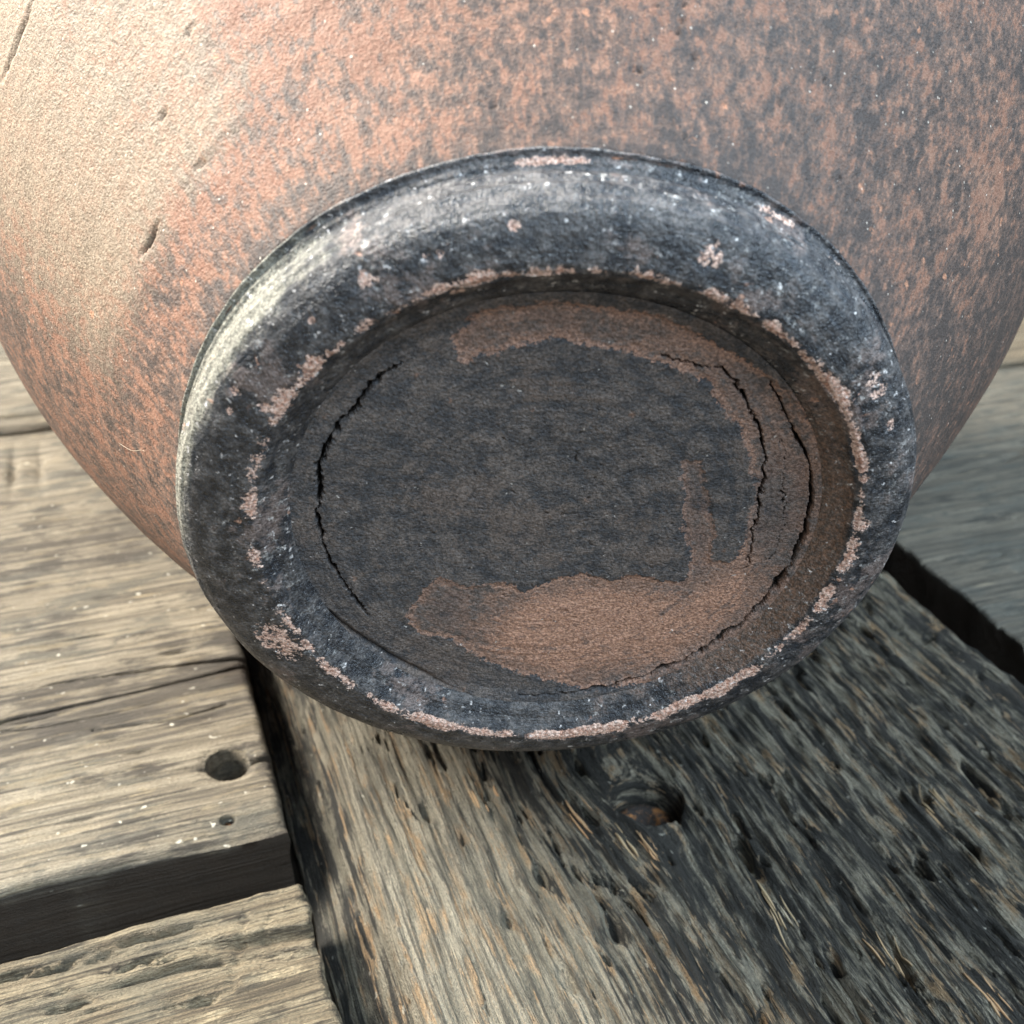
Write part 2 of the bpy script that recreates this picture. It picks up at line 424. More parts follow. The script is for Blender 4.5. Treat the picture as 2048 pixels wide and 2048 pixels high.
def board(name, mat, x0, x1, y0, y1, thick, along, hfun, warp=None, zone=None, stepx=0.1, stepy=0.1,
          view=(-6, 6, 8, 30), rad=0.35, seed=0.0, ragged=0.12, coarse=1.5, z_off=0.0, flank=None, edge_shade=0.0):
    xs, zx = axis_steps(x0, x1, stepx, view[0], view[1], coarse, thick, rad)
    ys, zy = axis_steps(y0, y1, stepy, view[2], view[3], coarse, thick, rad)
    X, Y = np.meshgrid(xs, ys); ZX, ZY = np.meshgrid(zx, zy)
    if flank:      # widen the low-x edge into a worn slope: width, depth
        w = np.clip((x0 + rad + flank[0] - X) / (rad + flank[0]), 0, 1)
    D = np.maximum(ZX, ZY)
    both = (ZX > 0) & (ZY > 0) & (ZX < rad) & (ZY < rad)
    D = np.where(both, np.minimum(np.hypot(ZX, ZY), rad), D)
    if flank: D = np.maximum(D, flank[1] * w ** 0.85)
    L, C = (X, Y) if along == 'x' else (Y, X)
    ex = np.exp(-np.minimum(X - x0, x1 - X) / 0.6); ey = np.exp(-np.minimum(Y - y0, y1 - Y) / 0.6)
    sx = np.where(X < (x0 + x1) / 2, 1, -1); sy = np.where(Y < (y0 + y1) / 2, 1, -1)
    end_x = ragged * (1.0 if along == 'y' else 1.5); end_y = ragged * (1.0 if along == 'x' else 1.5)
    NX = X + ex * sx * end_x * (0.6 + fbm(Y * 0.55, D * 0.8, seed + 4, 5, 0.62) * 1.5)
    NY = Y + ey * sy * end_y * (0.6 + fbm(X * 0.40, D * 0.8, seed + 8, 5, 0.62) * 1.5)
    h = hfun(X, Y, L, C)
    Z = -D + h * (sstep(rad * 1.6, 0.0, D) if not flank else sstep(2.4, 1.4, D)) + z_off
    gl, gc = (L, C) if warp is None else warp(X, Y, L, C)
    zn = np.zeros_like(X) if zone is None else zone(X, Y)
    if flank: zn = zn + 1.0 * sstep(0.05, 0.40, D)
    zn = zn + edge_shade * sstep(rad * 0.5, rad * 1.2, D)  # gap shade painted into the colour of the side walls
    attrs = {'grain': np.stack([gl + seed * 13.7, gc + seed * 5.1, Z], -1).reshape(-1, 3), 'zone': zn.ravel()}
    V = np.stack([NX, NY, Z], -1).reshape(-1, 3) * U
    return mesh_obj(name, V, grid_faces(*X.shape), mat, table, attrs)

def grain_h(L, C, seed, amp, freq=3.2, deep=0.5, check=1.0):
    a = fbm(L * 0.16, C * freq, seed, 4, 0.6)
    b = fbm(L * 0.35, C * freq * 2.6, seed + 5, 3, 0.6)
    pits = fbm(L * 0.5, C * 2.2, seed + 11, 4, 0.6)
    low = fbm(L * 0.09, C * 0.22, seed + 2, 3, 0.5)
    # long drying cracks that follow the fibres
    q = perlin(L * 0.07 + seed, C * 0.75 + 0.25 * fbm(L * 0.3, C * 0.4, seed, 3), seed + 31)
    gate = sstep(0.02, 0.25, perlin(L * 0.10, C * 0.35, seed + 40))
    low = low - 2.2 * check * np.exp(-(q / 0.035) ** 2) * gate
    return amp * (a + 0.5 * b - deep * sstep(0.28, 0.5, pits) * 2.2) + low * 0.16

def hole(X, Y, cx, cy, r, depth, seed=0.0, sq=1.0):
    th = np.arctan2(Y - cy, X - cx)
    d = np.hypot((X - cx), (Y - cy) * sq) + 0.025 * r * np.sin(2 * th + seed) + 0.012 * r * np.sin(7 * th)
    return -depth * sstep(r * 1.04, r * 0.90, d) - 0.06 * sstep(r * 1.5, r, d)

# long planks on the left of the end board
def hA(X, Y, L, C):
    h = grain_h(L, C, 1.3, 0.035, 2.6, 0.4)
    h = h + hole(X, Y, 0.96, 22.2, 0.54, 2.4) + hole(X, Y, 0.69, 20.35, 0.16, 0.5, 1.0, 1.6)
    # worn, sloping lip along the wide gap
    h = h - 0.30 * sstep(0.9, 0.0, Y - 19.7) * sstep(-3.2, 1.0, X)
    d, f = seg_dist(X, Y, [(-2.2, 24.6), (-0.2, 24.3), (1.2, 24.5)])
    h = h - 0.10 * sstep(0.07, 0.0, d) * (1 + fbm(X * 3, Y * 3))
    for (cx, cy, ln) in ((-2.6, 21.4, .5), (-1.1, 23.3, .35), (-3.6, 25.6, .7), (0.2, 27.4, .4), (-2.3, 29.0, .6)):
        h = h - 0.12 * np.exp(-((X - cx) / ln) ** 2 - ((Y - cy + 0.04 * (X - cx)) / 0.07) ** 2)
    return h
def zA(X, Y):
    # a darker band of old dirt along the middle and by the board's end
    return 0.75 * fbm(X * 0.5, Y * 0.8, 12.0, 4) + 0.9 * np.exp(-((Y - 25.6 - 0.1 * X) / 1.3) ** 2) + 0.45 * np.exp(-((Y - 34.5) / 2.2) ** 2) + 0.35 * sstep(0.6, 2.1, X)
board('plank', M_PLANK, -60, 2.1, 19.72, 43.9, 3.2, 'x', hA, zone=zA, stepx=0.034, stepy=0.034, view=(-5.5, 2.1, 19.5, 29), seed=1.3, rad=0.3, ragged=0.10, edge_shade=1.5)
def hB(X, Y, L, C):
    Cw = C + 0.03 * X
    h = grain_h(L, Cw, 6.1, 0.10, 1.9, 0.6)
    for (cx, cy, ln, w, dp) in ((-1.55, 16.95, .5, .13, .5), (-3.0, 16.35, .35, .10, .35), (-3.6, 17.5, 1.3, .12, .4), (-1.2, 17.55, .9, .08, .3), (-0.6, 15.6, .5, .12, .3)):
        h = h - dp * np.exp(-(((X - cx) / ln) ** 2) - ((Y - cy + 0.05 * (X - cx)) / w) ** 2) * np.clip(0.8 + 2.6 * fbm(X * 1.6, Y * 5, 2.0), 0, 2)
    d, f = seg_dist(X + 0.15 * fbm(X * 2, Y * 2), Y, [(0.7, 17.5), (0.35, 16.6), (0.1, 15.7)]); h = h - 0.05 * sstep(0.16, 0.0, d + 0.06 * fbm(X * 5, Y * 5))
    d, f = seg_dist(X, Y, [(1.25, 17.3), (0.95, 16.8), (1.2, 16.5)]); h = h - 0.04 * sstep(0.12, 0.0, d)
    return h
board('plank', M_PLANKB, -60, 2.12, -14, 18.05, 3.2, 'x', hB, stepx=0.05, stepy=0.035, view=(-5.5, 2.1, 12.5, 18.1), seed=6.1, rad=0.22, ragged=0.13, z_off=-0.08)
board('plank', M_PLANK, -60, 2.1, 44.35, 58.0, 3.2, 'x', lambda X, Y, L, C: grain_h(L, C, 3.3, 0.05, 2.2), stepx=0.16, stepy=0.10, view=(-9, 1, 44, 56), seed=3.3, rad=0.35)
board('plank', M_PLANK, -60, 2.1, 58.6, 80.0, 3.2, 'x', lambda X, Y, L, C: grain_h(L, C, 9.3, 0.05, 2.2), stepx=0.4, stepy=0.3, view=(-9, 1, 58, 70), seed=9.3, rad=0.4, z_off=-0.1)

# the broad end board that runs away under the pot
BX, BY = 10.38, 17.62
def end_warp(X, Y, L, C):
    dx, dy = X - BX, Y - BY
    g = np.exp(-(dx / 2.6) ** 2 - (dy / 3.4) ** 2)
    knot = np.exp(-((X - 9.0) / 1.4) ** 2 - ((Y - 19.3) / 2.0) ** 2)
    return L, C + np.sign(dx) * -0.62 * g * (1 - np.exp(-np.abs(dx) / 0.8)) + 0.5 * knot + 0.25 * fbm(L * 0.12, C * 0.35, 4.0, 3)
def hE(X, Y, L, C):
    l, c = end_warp(X, Y, L, C)
    rough = 0.55 + 0.75 * sstep(6.0, 9.5, X)
    h = grain_h(l, c, 14.2, 0.30, 1.5, 0.9) * rough + 0.22 * fbm(l * 0.45, c * 3.4, 3.0, 3) * rough
    h = h + hole(X, Y, BX, BY, 0.92, 1.6, 0.4)
    h = h - 0.10 * sstep(1.2, 0.0, X - 3.5) ** 2               # worn-down arris
    d, f = seg_dist(X + 0.12 * fbm(X, Y * 0.8, 3.0), Y, [(3.15, 9), (3.12, 16), (3.2, 26)]); h = h - 0.22 * sstep(0.12, 0.0, d) * sstep(-0.1, 0.25, fbm(X * .3, Y * .5, 6.0))
    h = h - 0.45 * sstep(0.22, 0.42, fbm(l * 0.55, c * 1.9, 77.0, 3)) * sstep(5.5, 8.5, X)
    for (cx, cy, r, dp) in ((8.0, 14.3, .16, .4), (6.0, 15.4, .10, .3), (7.1, 16.2, .13, .35), (11.8, 15.0, .2, .3), (13.6, 15.8, .22, .35), (5.2, 19.0, .1, .3)):
        h = h - dp * np.exp(-((X - cx) / r) ** 2 - ((Y - cy) / (r * 2.6)) ** 2)
    return h
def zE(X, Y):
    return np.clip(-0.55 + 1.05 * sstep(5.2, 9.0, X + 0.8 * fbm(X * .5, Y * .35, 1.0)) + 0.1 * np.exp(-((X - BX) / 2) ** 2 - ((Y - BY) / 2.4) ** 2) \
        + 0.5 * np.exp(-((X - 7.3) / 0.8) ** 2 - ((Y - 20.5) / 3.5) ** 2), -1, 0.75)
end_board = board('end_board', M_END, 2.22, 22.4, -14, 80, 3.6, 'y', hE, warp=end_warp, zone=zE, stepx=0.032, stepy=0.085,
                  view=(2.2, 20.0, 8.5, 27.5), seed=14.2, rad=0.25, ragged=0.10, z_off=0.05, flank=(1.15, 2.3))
# boards on the far right
board('plank', M_GREY, 23.85, 80, 14.0, 37.2, 3.2, 'x', lambda X, Y, L, C: grain_h(L, C, 21.0, 0.12, 1.3, 0.6), stepx=0.12, stepy=0.09, view=(23, 33, 19, 34), seed=21.0, rad=0.14, ragged=0.09, edge_shade=1.5)
board('plank', M_BROWN, 23.85, 80, 37.7, 62.0, 3.2, 'x', lambda X, Y, L, C: grain_h(L, C, 25.0, 0.08, 1.3, 0.6), stepx=0.3, stepy=0.2, view=(24, 45, 37, 50), seed=25.0, rad=0.35)
board('plank', M_GREY, 23.85, 80, -14, 13.4, 3.2, 'x', lambda X, Y, L, C: grain_h(L, C, 28.0, 0.08, 1.3, 0.6), stepx=0.5, stepy=0.4, view=(24, 30, 5, 13), seed=28.0, rad=0.35)
# boards added below to block light, seen as the dark bottom of the gaps
for (x0, x1) in ((-58, -30), (-29, 30.5), (31, 78)):
    board('gap_blocker', M_BLOCKER, x0, x1, -13, 79, 2.5, 'y', lambda X, Y, L, C: grain_h(L, C, 2.0, 0.05), stepx=2.0, stepy=2.0, view=(0, 1, 0, 1), coarse=4.0, seed=31.0 + x0, z_off=-3.75)

# rusty bolt sunk in the end board
def lathe(profile, n, jitter=0.0, seed=0.0):
    th = np.linspace(0, 2 * math.pi, n, endpoint=False)
    pr = np.array(profile)
    X = pr[:, 0][:, None] * np.cos(th); Y = pr[:, 0][:, None] * np.sin(th); Z = np.repeat(pr[:, 1][:, None], n, 1)
    if jitter:
        k = 1 + jitter * fbm(X * 2 + seed, Y * 2, Z * 2, 3); X, Y = X * k, Y * k
    return np.stack([X, Y, Z], -1).reshape(-1, 3), grid_faces(len(pr), n, True)
V, F = lathe([(0.74, -1.7), (0.76, -1.1), (0.74, -0.92), (0.64, -0.84), (0.42, -0.80), (0.36, -0.86), (0.30, -1.0), (0.0, -1.02)], 40, 0.06, 1.0)
bolt = mesh_obj('bolt', (V + np.array([BX + 0.08, BY - 0.02, 0])) * U, F, M_RUST, end_board)
bolt['label'] = 'rusty bolt head sunk in a round hole'
V, F = lathe([(0.0, -0.14), (0.10, -0.16), (0.13, -0.22), (0.12, -0.5)], 16, 0.05, 3.0)
nail = mesh_obj('nail_head', (V + np.array([0.69, 20.38, -0.12])) * U, F, M_RUST, bpy.data.objects['plank'])
nail['label'] = 'small dark nail head by the wide gap'

# torn fibres standing on the end board
def splinters(seed):
    rg = np.random.RandomState(seed)
    V, F, T = [], [], []
    cnt = 0
    spots = [(6.6, 19.1, .85), (6.3, 18.8, .3), (8.7, 17.4, .9), (9.2, 16.3, .7), (9.6, 15.6, .9), (11.6, 13.3, .6), (13.3, 11.6, .8), (10.2, 11.3, .3), (5.0, 20.0, .2),
             (12.9, 15.2, .3), (17.0, 15.2, .7), (14.6, 10.2, .9), (8.0, 13.0, .2), (7.4, 11.5, .3), (12.4, 17.6, .25), (15.0, 13.2, .2)]
    jobs = [(x + rg.normal(0, 0.16), y + rg.normal(0, 0.3), tn) for x, y, tn in spots if tn > 0.5 for _ in range(6)]
    for x, y, tn in jobs:
        if math.hypot(x - BX, y - BY) < 1.25: continue
        ln = rg.uniform(0.35, 1.1); w = rg.uniform(0.016, 0.040)
        k = 6
        s = np.linspace(-0.5, 0.5, k)
        px = x + rg.normal(0, 0.10) * s * ln + 0.05 * rg.normal() * (s * 2) ** 2
        py = y + s * ln
        # follow the bent grain
        ww = lambda a, b: end_warp(np.array(a), np.array(b), np.array(b), np.array(a))[1]
        c0 = ww(x, y)
        px = px - (ww(px, py) - c0) * 0.9
        pz = hE(px, py, py, px) + 0.05 + rg.uniform(-0.02, 0.02) + 0.05 * rg.rand() * (s + 0.5) ** 3
        wd = w * np.sqrt(np.clip(1 - (2 * s) ** 2, 0.02, 1))
        base = len(V) and sum(len(v) for v in V)
        ring = np.stack([np.stack([px - wd, py, pz], -1), np.stack([px, py, pz + w * 0.8], -1), np.stack([px + wd, py, pz], -1), np.stack([px, py, pz - w * 2.0], -1)], 1)
        V.append(ring.reshape(-1, 3)); F.append(grid_faces(k, 4, True) + base)
        tone = np.clip(tn + rg.normal(0, 0.05), 0.02, 0.98)
        T.append(np.full(k * 4, tone)); cnt += 1
    o = mesh_obj('splinters', np.concatenate(V) * U, np.concatenate(F), M_SPL, end_board, {'tone': np.concatenate(T)})
    o['kind'] = 'stuff'
splinters(5)

# ------------------------------------------------------------------ the pot
A_AX = Vector((0.95735207, -0.28849921, -0.01565944)); B_AX = Vector((-0.04329675, -0.1968405, 0.97947905)); N_AX = Vector((-0.28566134, -0.93702829, -0.20093674))
rot = Matrix((A_AX, B_AX, N_AX)).transposed()
pot = empty('clay_pot', Matrix.Translation(Vector(POT) + Vector((0, 0, 0.0002))) @ rot.to_4x4())
tag(pot, 'brown smoke-blackened clay pot lying on its side, cracked foot toward the viewer', 'pot')
# pot space: x right, y up, z out of the base; radius of the foot = 1

def belly_r(t):
    c = np.polyfit([.13, .3, .6, 1.0, 1.6, 2.4, 3.4], [0.982, 1.111, 1.346, 1.67, 2.034, 2.108, 2.096], 5)
    return np.polyval(c, t)

def crom(P, n):
    """smooth curve through control points P, n samples per span"""
    P = np.array(P, float); Q = np.concatenate([[2 * P[0] - P[1]], P, [2 * P[-1] - P[-2]]]); out = []
    for k in range(1, len(Q) - 2):
        t = np.linspace(0, 1, n, endpoint=False)[:, None]
        p0, p1, p2, p3 = Q[k - 1], Q[k], Q[k + 1], Q[k + 2]
        out.append(0.5 * (2 * p1 + (p2 - p0) * t + (2 * p0 - 5 * p1 + 4 * p2 - p3) * t ** 2 + (3 * p1 - p0 - 3 * p2 + p3) * t ** 3))
    return np.concatenate(out + [P[-1:]])

PITS = [(86.997, 0.493), (78.021, 0.514), (78.124, 0.479), (78.318, 0.459), (81.026, 0.499), (72.079, 0.5), (76.185, 0.416), (82.51, 0.365), (71.905, 0.341), (64.872, 0.391), (62.97, 0.321), (53.727, 0.332), (49.956, 0.321), (50.213, 0.713), (76.388, 0.251), (78.88, 0.361), (83.287, 0.365), (59.912, 0.492)]
SLOTS = [([(145.225, 0.456), (146.976, 0.451), (148.228, 0.449), (150.511, 0.455)], 0.014),
         ([(144.102, 1.103), (146.113, 1.092), (148.147, 1.094), (150.68, 1.097), (152.821, 1.107)], 0.014),
         ([(136.455, 0.605), (137.981, 0.602)], 0.010), ([(134.795, 0.456), (137.065, 0.458)], 0.006), ([(129.239, 0.697), (130.835, 0.692)], 0.006)]

def crease_depth(th):
    return 0.135 + 0.065 * sstep(-0.1, 0.9, np.sin(th - 0.15)) + 0.010 * fbm(np.cos(th) * 3, np.sin(th) * 3, 60.0, 4, 0.65)

def make_body():
    th = np.radians(np.concatenate([np.linspace(-45, 225, 1150, endpoint=False), np.linspace(225, 315, 90, endpoint=False)]))
    q = np.concatenate([np.linspace(0, 1, 270) ** 1.15 * 1.75, np.linspace(1.75, 2.25, 18)[1:]])
    TH, Q = np.meshgrid(th, q)
    CD = crease_depth(TH) - 0.02          # starts hidden inside the foot
    T = CD + Q * (2.3 - CD) / 2.3
    Rr = belly_r(T)
    # slight settling right against the foot
    X0, Y0 = np.cos(TH), np.sin(TH)
    lump = 0.010 * fbm(X0 * 1.5, Y0 * 1.5, T * 1.6, 3) * sstep(0.0, 0.3, Q)
    throw = 0.0030 * fbm(X0 * 1.5, Y0 * 1.5, T * 20, 3) * sstep(0.0, 0.1, Q) + 0.0035 * fbm(X0 * 6, Y0 * 6, T * 16, 4)
    pit = np.zeros_like(T); sc = Rr * math.pi / 180
    thd = np.degrees(TH)
    for k, (a, t) in enumerate(PITS):
        wx = (thd - a) * sc; wy = (T - t) * 1.35
        m = (np.abs(wx) < 0.05) & (np.abs(wy) < 0.05)
        j = 0.004 * perlin(wx[m] * 150 + k, wy[m] * 150, k)
        pit[m] = np.maximum(pit[m], sstep(1, 0.3, np.hypot(wx[m], wy[m]) / (0.0060 + 0.003 * ((k * 37) % 5) / 5) + j * 120))
    for pts, w in SLOTS:
        P = [(a * 1.2 * math.pi / 180, t * 1.35) for a, t in pts]
        d, f = seg_dist(thd * 1.2 * math.pi / 180 + 0.004 * fbm(thd * 2, T * 60, 1.0, 3), T * 1.35, P)
        pit = np.maximum(pit, sstep(1, 0.35, d / (w * (0.35 + 0.8 * np.sin(math.pi * np.clip(f, 0.03, 0.97))))))
    wx = (thd - 99.64) * sc; wy = (T - 0.292) * 1.35
    dent = sstep(1, 0.4, np.hypot(wx / 0.020, wy / 0.010) + 0.5 * fbm(wx * 90, wy * 90, 0, 2))
    lump = lump - 0.05 * sstep(0.024, 0.0, Q)
    Rr2 = Rr + lump + throw - 0.022 * pit - 0.006 * dent
    smoke = 0.015 + 0.055 * sstep(100, 20, thd) * (thd < 180) + 0.06 * sstep(0.16, 0.0, Q) + 0.05 * fbm(X0 * 2.2, Y0 * 2.2, T * 2.0 + 40, 3) - 0.07 * np.exp(-((thd - 118) / 16) ** 2) * sstep(0.15, 0.5, Q)
    smoke = smoke - 0.12 * np.exp(-((thd - 28) / 7) ** 2 - ((T - 0.72) / 0.16) ** 2) + 0.05 * np.exp(-((thd - 8) / 16) ** 2)
    dust = 1.0 * sstep(104, 146, thd + 26 * fbm(X0 * 2, Y0 * 2, T * 2, 3)) * sstep(0.05, 0.45, Q) * sstep(196, 150, thd)
    attrs = {'flow': np.stack([X0 * 4, Y0 * 4, T * 4.6], -1).reshape(-1, 3), 'smoke': smoke.ravel(), 'dust': dust.ravel(),
             'pit': np.maximum(pit, dent * 0.62).ravel()}
    V = np.stack([X0 * Rr2, Y0 * Rr2, -T], -1).reshape(-1, 3)
    # shoulder, neck, rim and inside
    top = crom([(belly_r(2.25 * 1.0 + 0.0), 2.25), (2.06, 2.7), (1.80, 3.2), (1.46, 3.6), (1.24, 3.9), (1.22, 4.1), (1.34, 4.3), (1.44, 4.4), (1.40, 4.45), (1.28, 4.38),
                (1.10, 4.1), (1.12, 3.9), (1.34, 3.6), (1.70, 3.1), (1.95, 2.6), (1.98, 2.0), (1.5, 1.1), (0.9, 0.5), (0.3, 0.28), (0.004, 0.28)], 5)
    m = 96
    th2 = np.linspace(0, 2 * math.pi, m, endpoint=False)
    TX = top[:, 0][:, None] * np.cos(th2); TY = top[:, 0][:, None] * np.sin(th2); TZ = -np.repeat(top[:, 1][:, None], m, 1)
    V2 = np.stack([TX, TY, TZ], -1).reshape(-1, 3)
    F1 = grid_faces(len(q), len(th), True)[:, ::-1]; F2 = grid_faces(len(top), m, True)[:, ::-1] + len(V)
    n2 = len(V2)
    flow2 = np.stack([np.repeat(np.cos(th2)[None] * 4, len(top), 0), np.repeat(np.sin(th2)[None] * 4, len(top), 0), -TZ * 4.6], -1).reshape(-1, 3)
    attrs = {'flow': np.concatenate([attrs['flow'], flow2]), 'smoke': np.concatenate([attrs['smoke'], np.full(n2, 0.03)]),
             'dust': np.concatenate([attrs['dust'], np.zeros(n2)]), 'pit': np.concatenate([attrs['pit'], np.zeros(n2)])}
    return mesh_obj('body', np.concatenate([V, V2]) * R, np.concatenate([F1, F2]), M_BODY, pot, attrs)
make_body()

FLOOR_R = 0.745
def floor_t(r):
    return -0.084 - 0.010 * np.cos(np.clip(r / 0.6, 0, 1) * math.pi) * 0.5 + 0.016 * sstep(0.69, 0.752, r)

CHIPS = [((0.758, 0.540), .032), ((0.780, 0.508), .030), ((0.843, 0.402), .026), ((-0.774, -0.359), .075), ((-0.741, -0.417), .07), ((-0.467, 0.799), .034), ((-0.332, 0.860), .018), ((-0.303, 0.867), .014),
         ((-0.592, 0.695), .014), ((-0.788, 0.494), .018), ((-0.807, 0.439), .016), ((-0.723, 0.455), .022), ((-0.143, 0.934), .018), ((0.299, 0.872), .04), ((-0.267, 0.775), .03)]

def make_ring():
    n = 1500
    th = np.linspace(0, 2 * math.pi, n, endpoint=False)
    CD = crease_depth(th)
    f0 = float(floor_t(FLOOR_R))
    # control points of the section, as functions of the crease depth
    one = np.ones(n)
    wav = 0.010 * fbm(np.cos(th) * 1.3, np.sin(th) * 1.3, 5.0, 3)
    # the wall is thicker on the left, so the recess sits a little off centre
    dl = ((np.degrees(th) - 192 + 180) % 360) - 180
    off = -0.052 * np.exp(-(dl / 52) ** 2)
    CB = np.minimum(1.0, belly_r(CD) - 0.002)
    P = [(FLOOR_R * one + off * 0.9, f0 - 0.006 + off * 0.1), (0.772 + off, (f0 + 0.016) * one), (0.800 + off + wav, (-0.032) * one), (0.821 + off + wav, -0.011 * one), (0.846 + off * 0.9 + wav, 0.001 * one),
         (0.890 + off * 0.5, -0.005 * one), (0.938 + off * 0.2, -0.018 * one), (0.980 * one, -0.045 * one), (1.0 * one, -0.050 - 0.26 * CD),
         (CB, -0.015 - 0.80 * CD), (belly_r(CD) - 0.001, -CD), (belly_r(CD + 0.03) - 0.03, -CD - 0.03)]
    P = np.array([[a, b] for a, b in P])             # (k,2,n)
    k = 150
    S = np.linspace(0, len(P) - 1, k)
    Q = np.concatenate([[2 * P[0] - P[1]], P, [2 * P[-1] - P[-2]]])
    rr, tt = [], []
    for s in S:
        i = min(int(s), len(P) - 2); t = s - i
        p0, p1, p2, p3 = Q[i], Q[i + 1], Q[i + 2], Q[i + 3]
        v = 0.5 * (2 * p1 + (p2 - p0) * t + (2 * p0 - 5 * p1 + 4 * p2 - p3) * t ** 2 + (3 * p1 - p0 - 3 * p2 + p3) * t ** 3)
        rr.append(v[0]); tt.append(v[1])
    rr, tt = np.array(rr), np.array(tt)
    TH = np.repeat(th[None], k, 0); SS = np.repeat(S[:, None], n, 1)
    X0, Y0 = np.cos(TH), np.sin(TH)
    X, Y = rr * X0, rr * Y0
    inner = sstep(0.0, 1.2, SS) * sstep(len(P) - 1, len(P) - 2.2, SS)
    bumpy = 0.004 * fbm(X * 7, Y * 7, tt * 12, 4) + 0.0022 * fbm(X0 * 5, Y0 * 5, SS * 3.0, 3)
    bumpy = bumpy + 0.003 * sstep(6.2, 8.0, SS) * np.sin(SS * 9 + 2 * fbm(X0 * 2, Y0 * 2, 1.0, 2))
    # rubbed crest
    worn = fbm(X0 * 7, Y0 * 7, 2.0, 4, 0.65)
    crest = np.exp(-((SS - 3.75 - 0.45 * fbm(X0 * 9, Y0 * 9, 4.0, 3)) / 0.80) ** 2)
    where = 0.75 + 0.45 * fbm(X0 * 1.6, Y0 * 1.6, 8.0, 2)
    chip = -1.1 + crest * (2.25 + 3.6 * worn) * where
    chip = chip + 1.0 * sstep(0.08, 0.42, fbm(X * 4.2, Y * 4.2, 33.0, 4, 0.65)) * sstep(2.5, 4.0, SS) * sstep(9.5, 7.0, SS)
    ang = np.degrees(TH)
    # the rub on the lower right and left-hand crest runs wider
    chip = chip + 0.55 * np.exp(-((SS - 4.5) / 1.4) ** 2) * np.exp(-((((ang - 285 + 180) % 360) - 180) / 38) ** 2)
    chip = chip + 0.35 * np.exp(-((SS - 3.3) / 0.6) ** 2) * np.exp(-((((ang - 30 + 180) % 360) - 180) / 30) ** 2)
    # bare arris along the crease at the top
    lip = np.exp(-((SS - 9.3) / 0.33) ** 2)
    for c, w, a in ((93, 6.5, 2.1), (61, 4.5, 1.9), (50, 4, 1.5), (28, 6, 1.6), (10, 7, 1.4)):
        chip = chip + a * lip * np.exp(-((((ang - c + 180) % 360) - 180) / w) ** 4)
    d_ = np.zeros_like(X)
    for (cx, cy), w in CHIPS:
        dd = np.hypot(X - cx, Y - cy) / w
        m = (dd < 2.2) & (SS < 9.0)
        e = np.zeros_like(X); e[m] = 1.75 * sstep(1.5, 0.4, dd[m] + 0.5 * fbm(X[m] * 40, Y[m] * 40, 1.0, 3))
        chip = np.maximum(chip, -1.1 + e); d_ = np.maximum(d_, np.where(m, sstep(1.3, 0.7, dd), 0))
    cm = sstep(0.2, 0.8, chip + 1.6 * worn * 0.6)
    shift = (bumpy - 0.0022 * cm - 0.0012 * d_) * inner
    # displace outwards along the section's own normal
    dr = np.gradient(rr, axis=0); dt = np.gradient(tt, axis=0); ln = np.hypot(dr, dt) + 1e-9
    rr = rr + shift * (-dt / ln); tt = tt + shift * (dr / ln)
    # pale dry dust on the flank that faces the window
    dust = sstep(5.6, 7.6, SS) * np.exp(-((((ang - 156 + 180) % 360) - 180) / 34) ** 2) * 1.15
    flow = np.stack([X0 * 1.0, Y0 * 1.0, SS * 0.11], -1).reshape(-1, 3)
    V = np.stack([rr * X0, rr * Y0, tt], -1).reshape(-1, 3) * R
    return mesh_obj('foot_ring', V, grid_faces(k, n, True), M_RING, pot, {'chip': chip.ravel(), 'brown': (sstep(3.6, 2.4, SS) * np.exp(-((((ang - 350 + 180) % 360) - 180) / 52) ** 2)).ravel(), 'dust': dust.ravel(), 'flow': flow})
make_ring()

CLAY = [(-0.234,0.680),(-0.141,0.699),(-0.029,0.712),(0.097,0.699),(0.227,0.672),(0.367,0.607),(0.487,0.531),(0.600,0.443),(0.715,0.307),(0.799,0.142),(0.831,-0.015),(0.833,-0.184),(0.772,-0.342),(0.669,-0.484),(0.493,-0.633),(0.327,-0.669),(0.160,-0.706),(-0.014,-0.638),(-0.150,-0.572),(-0.200,-0.522),(-0.266,-0.461),(-0.362,-0.436),(-0.392,-0.366),(-0.345,-0.243),(-0.299,-0.200),(-0.222,-0.244),(-0.115,-0.223),(-0.051,-0.267),(0.023,-0.213),(0.129,-0.191),(0.195,-0.225),(0.269,-0.192),(0.351,-0.225),(0.420,-0.215),(0.421,-0.118),(0.375,-0.015),(0.364,0.103),(0.336,0.243),(0.387,0.234),(0.441,0.084),(0.469,-0.035),(0.475,-0.140),(0.543,-0.150),(0.567,-0.035),(0.560,0.123),(0.520,0.252),(0.465,0.358),(0.398,0.424),(0.368,0.481),(0.245,0.544),(0.176,0.566),(0.083,0.588),(-0.022,0.609),(-0.136,0.585),(-0.212,0.554),(-0.250,0.538),(-0.264,0.591),(-0.276,0.606),(-0.245,0.636)]
BRIGHT = [(-0.149,-0.357),(-0.035,-0.267),(0.116,-0.213),(0.273,-0.225),(0.421,-0.270),(0.517,-0.183),(0.564,-0.098),(0.627,-0.183),(0.637,-0.318),(0.548,-0.458),(0.436,-0.594),(0.237,-0.629),(0.073,-0.678),(-0.083,-0.586),(-0.192,-0.522)]
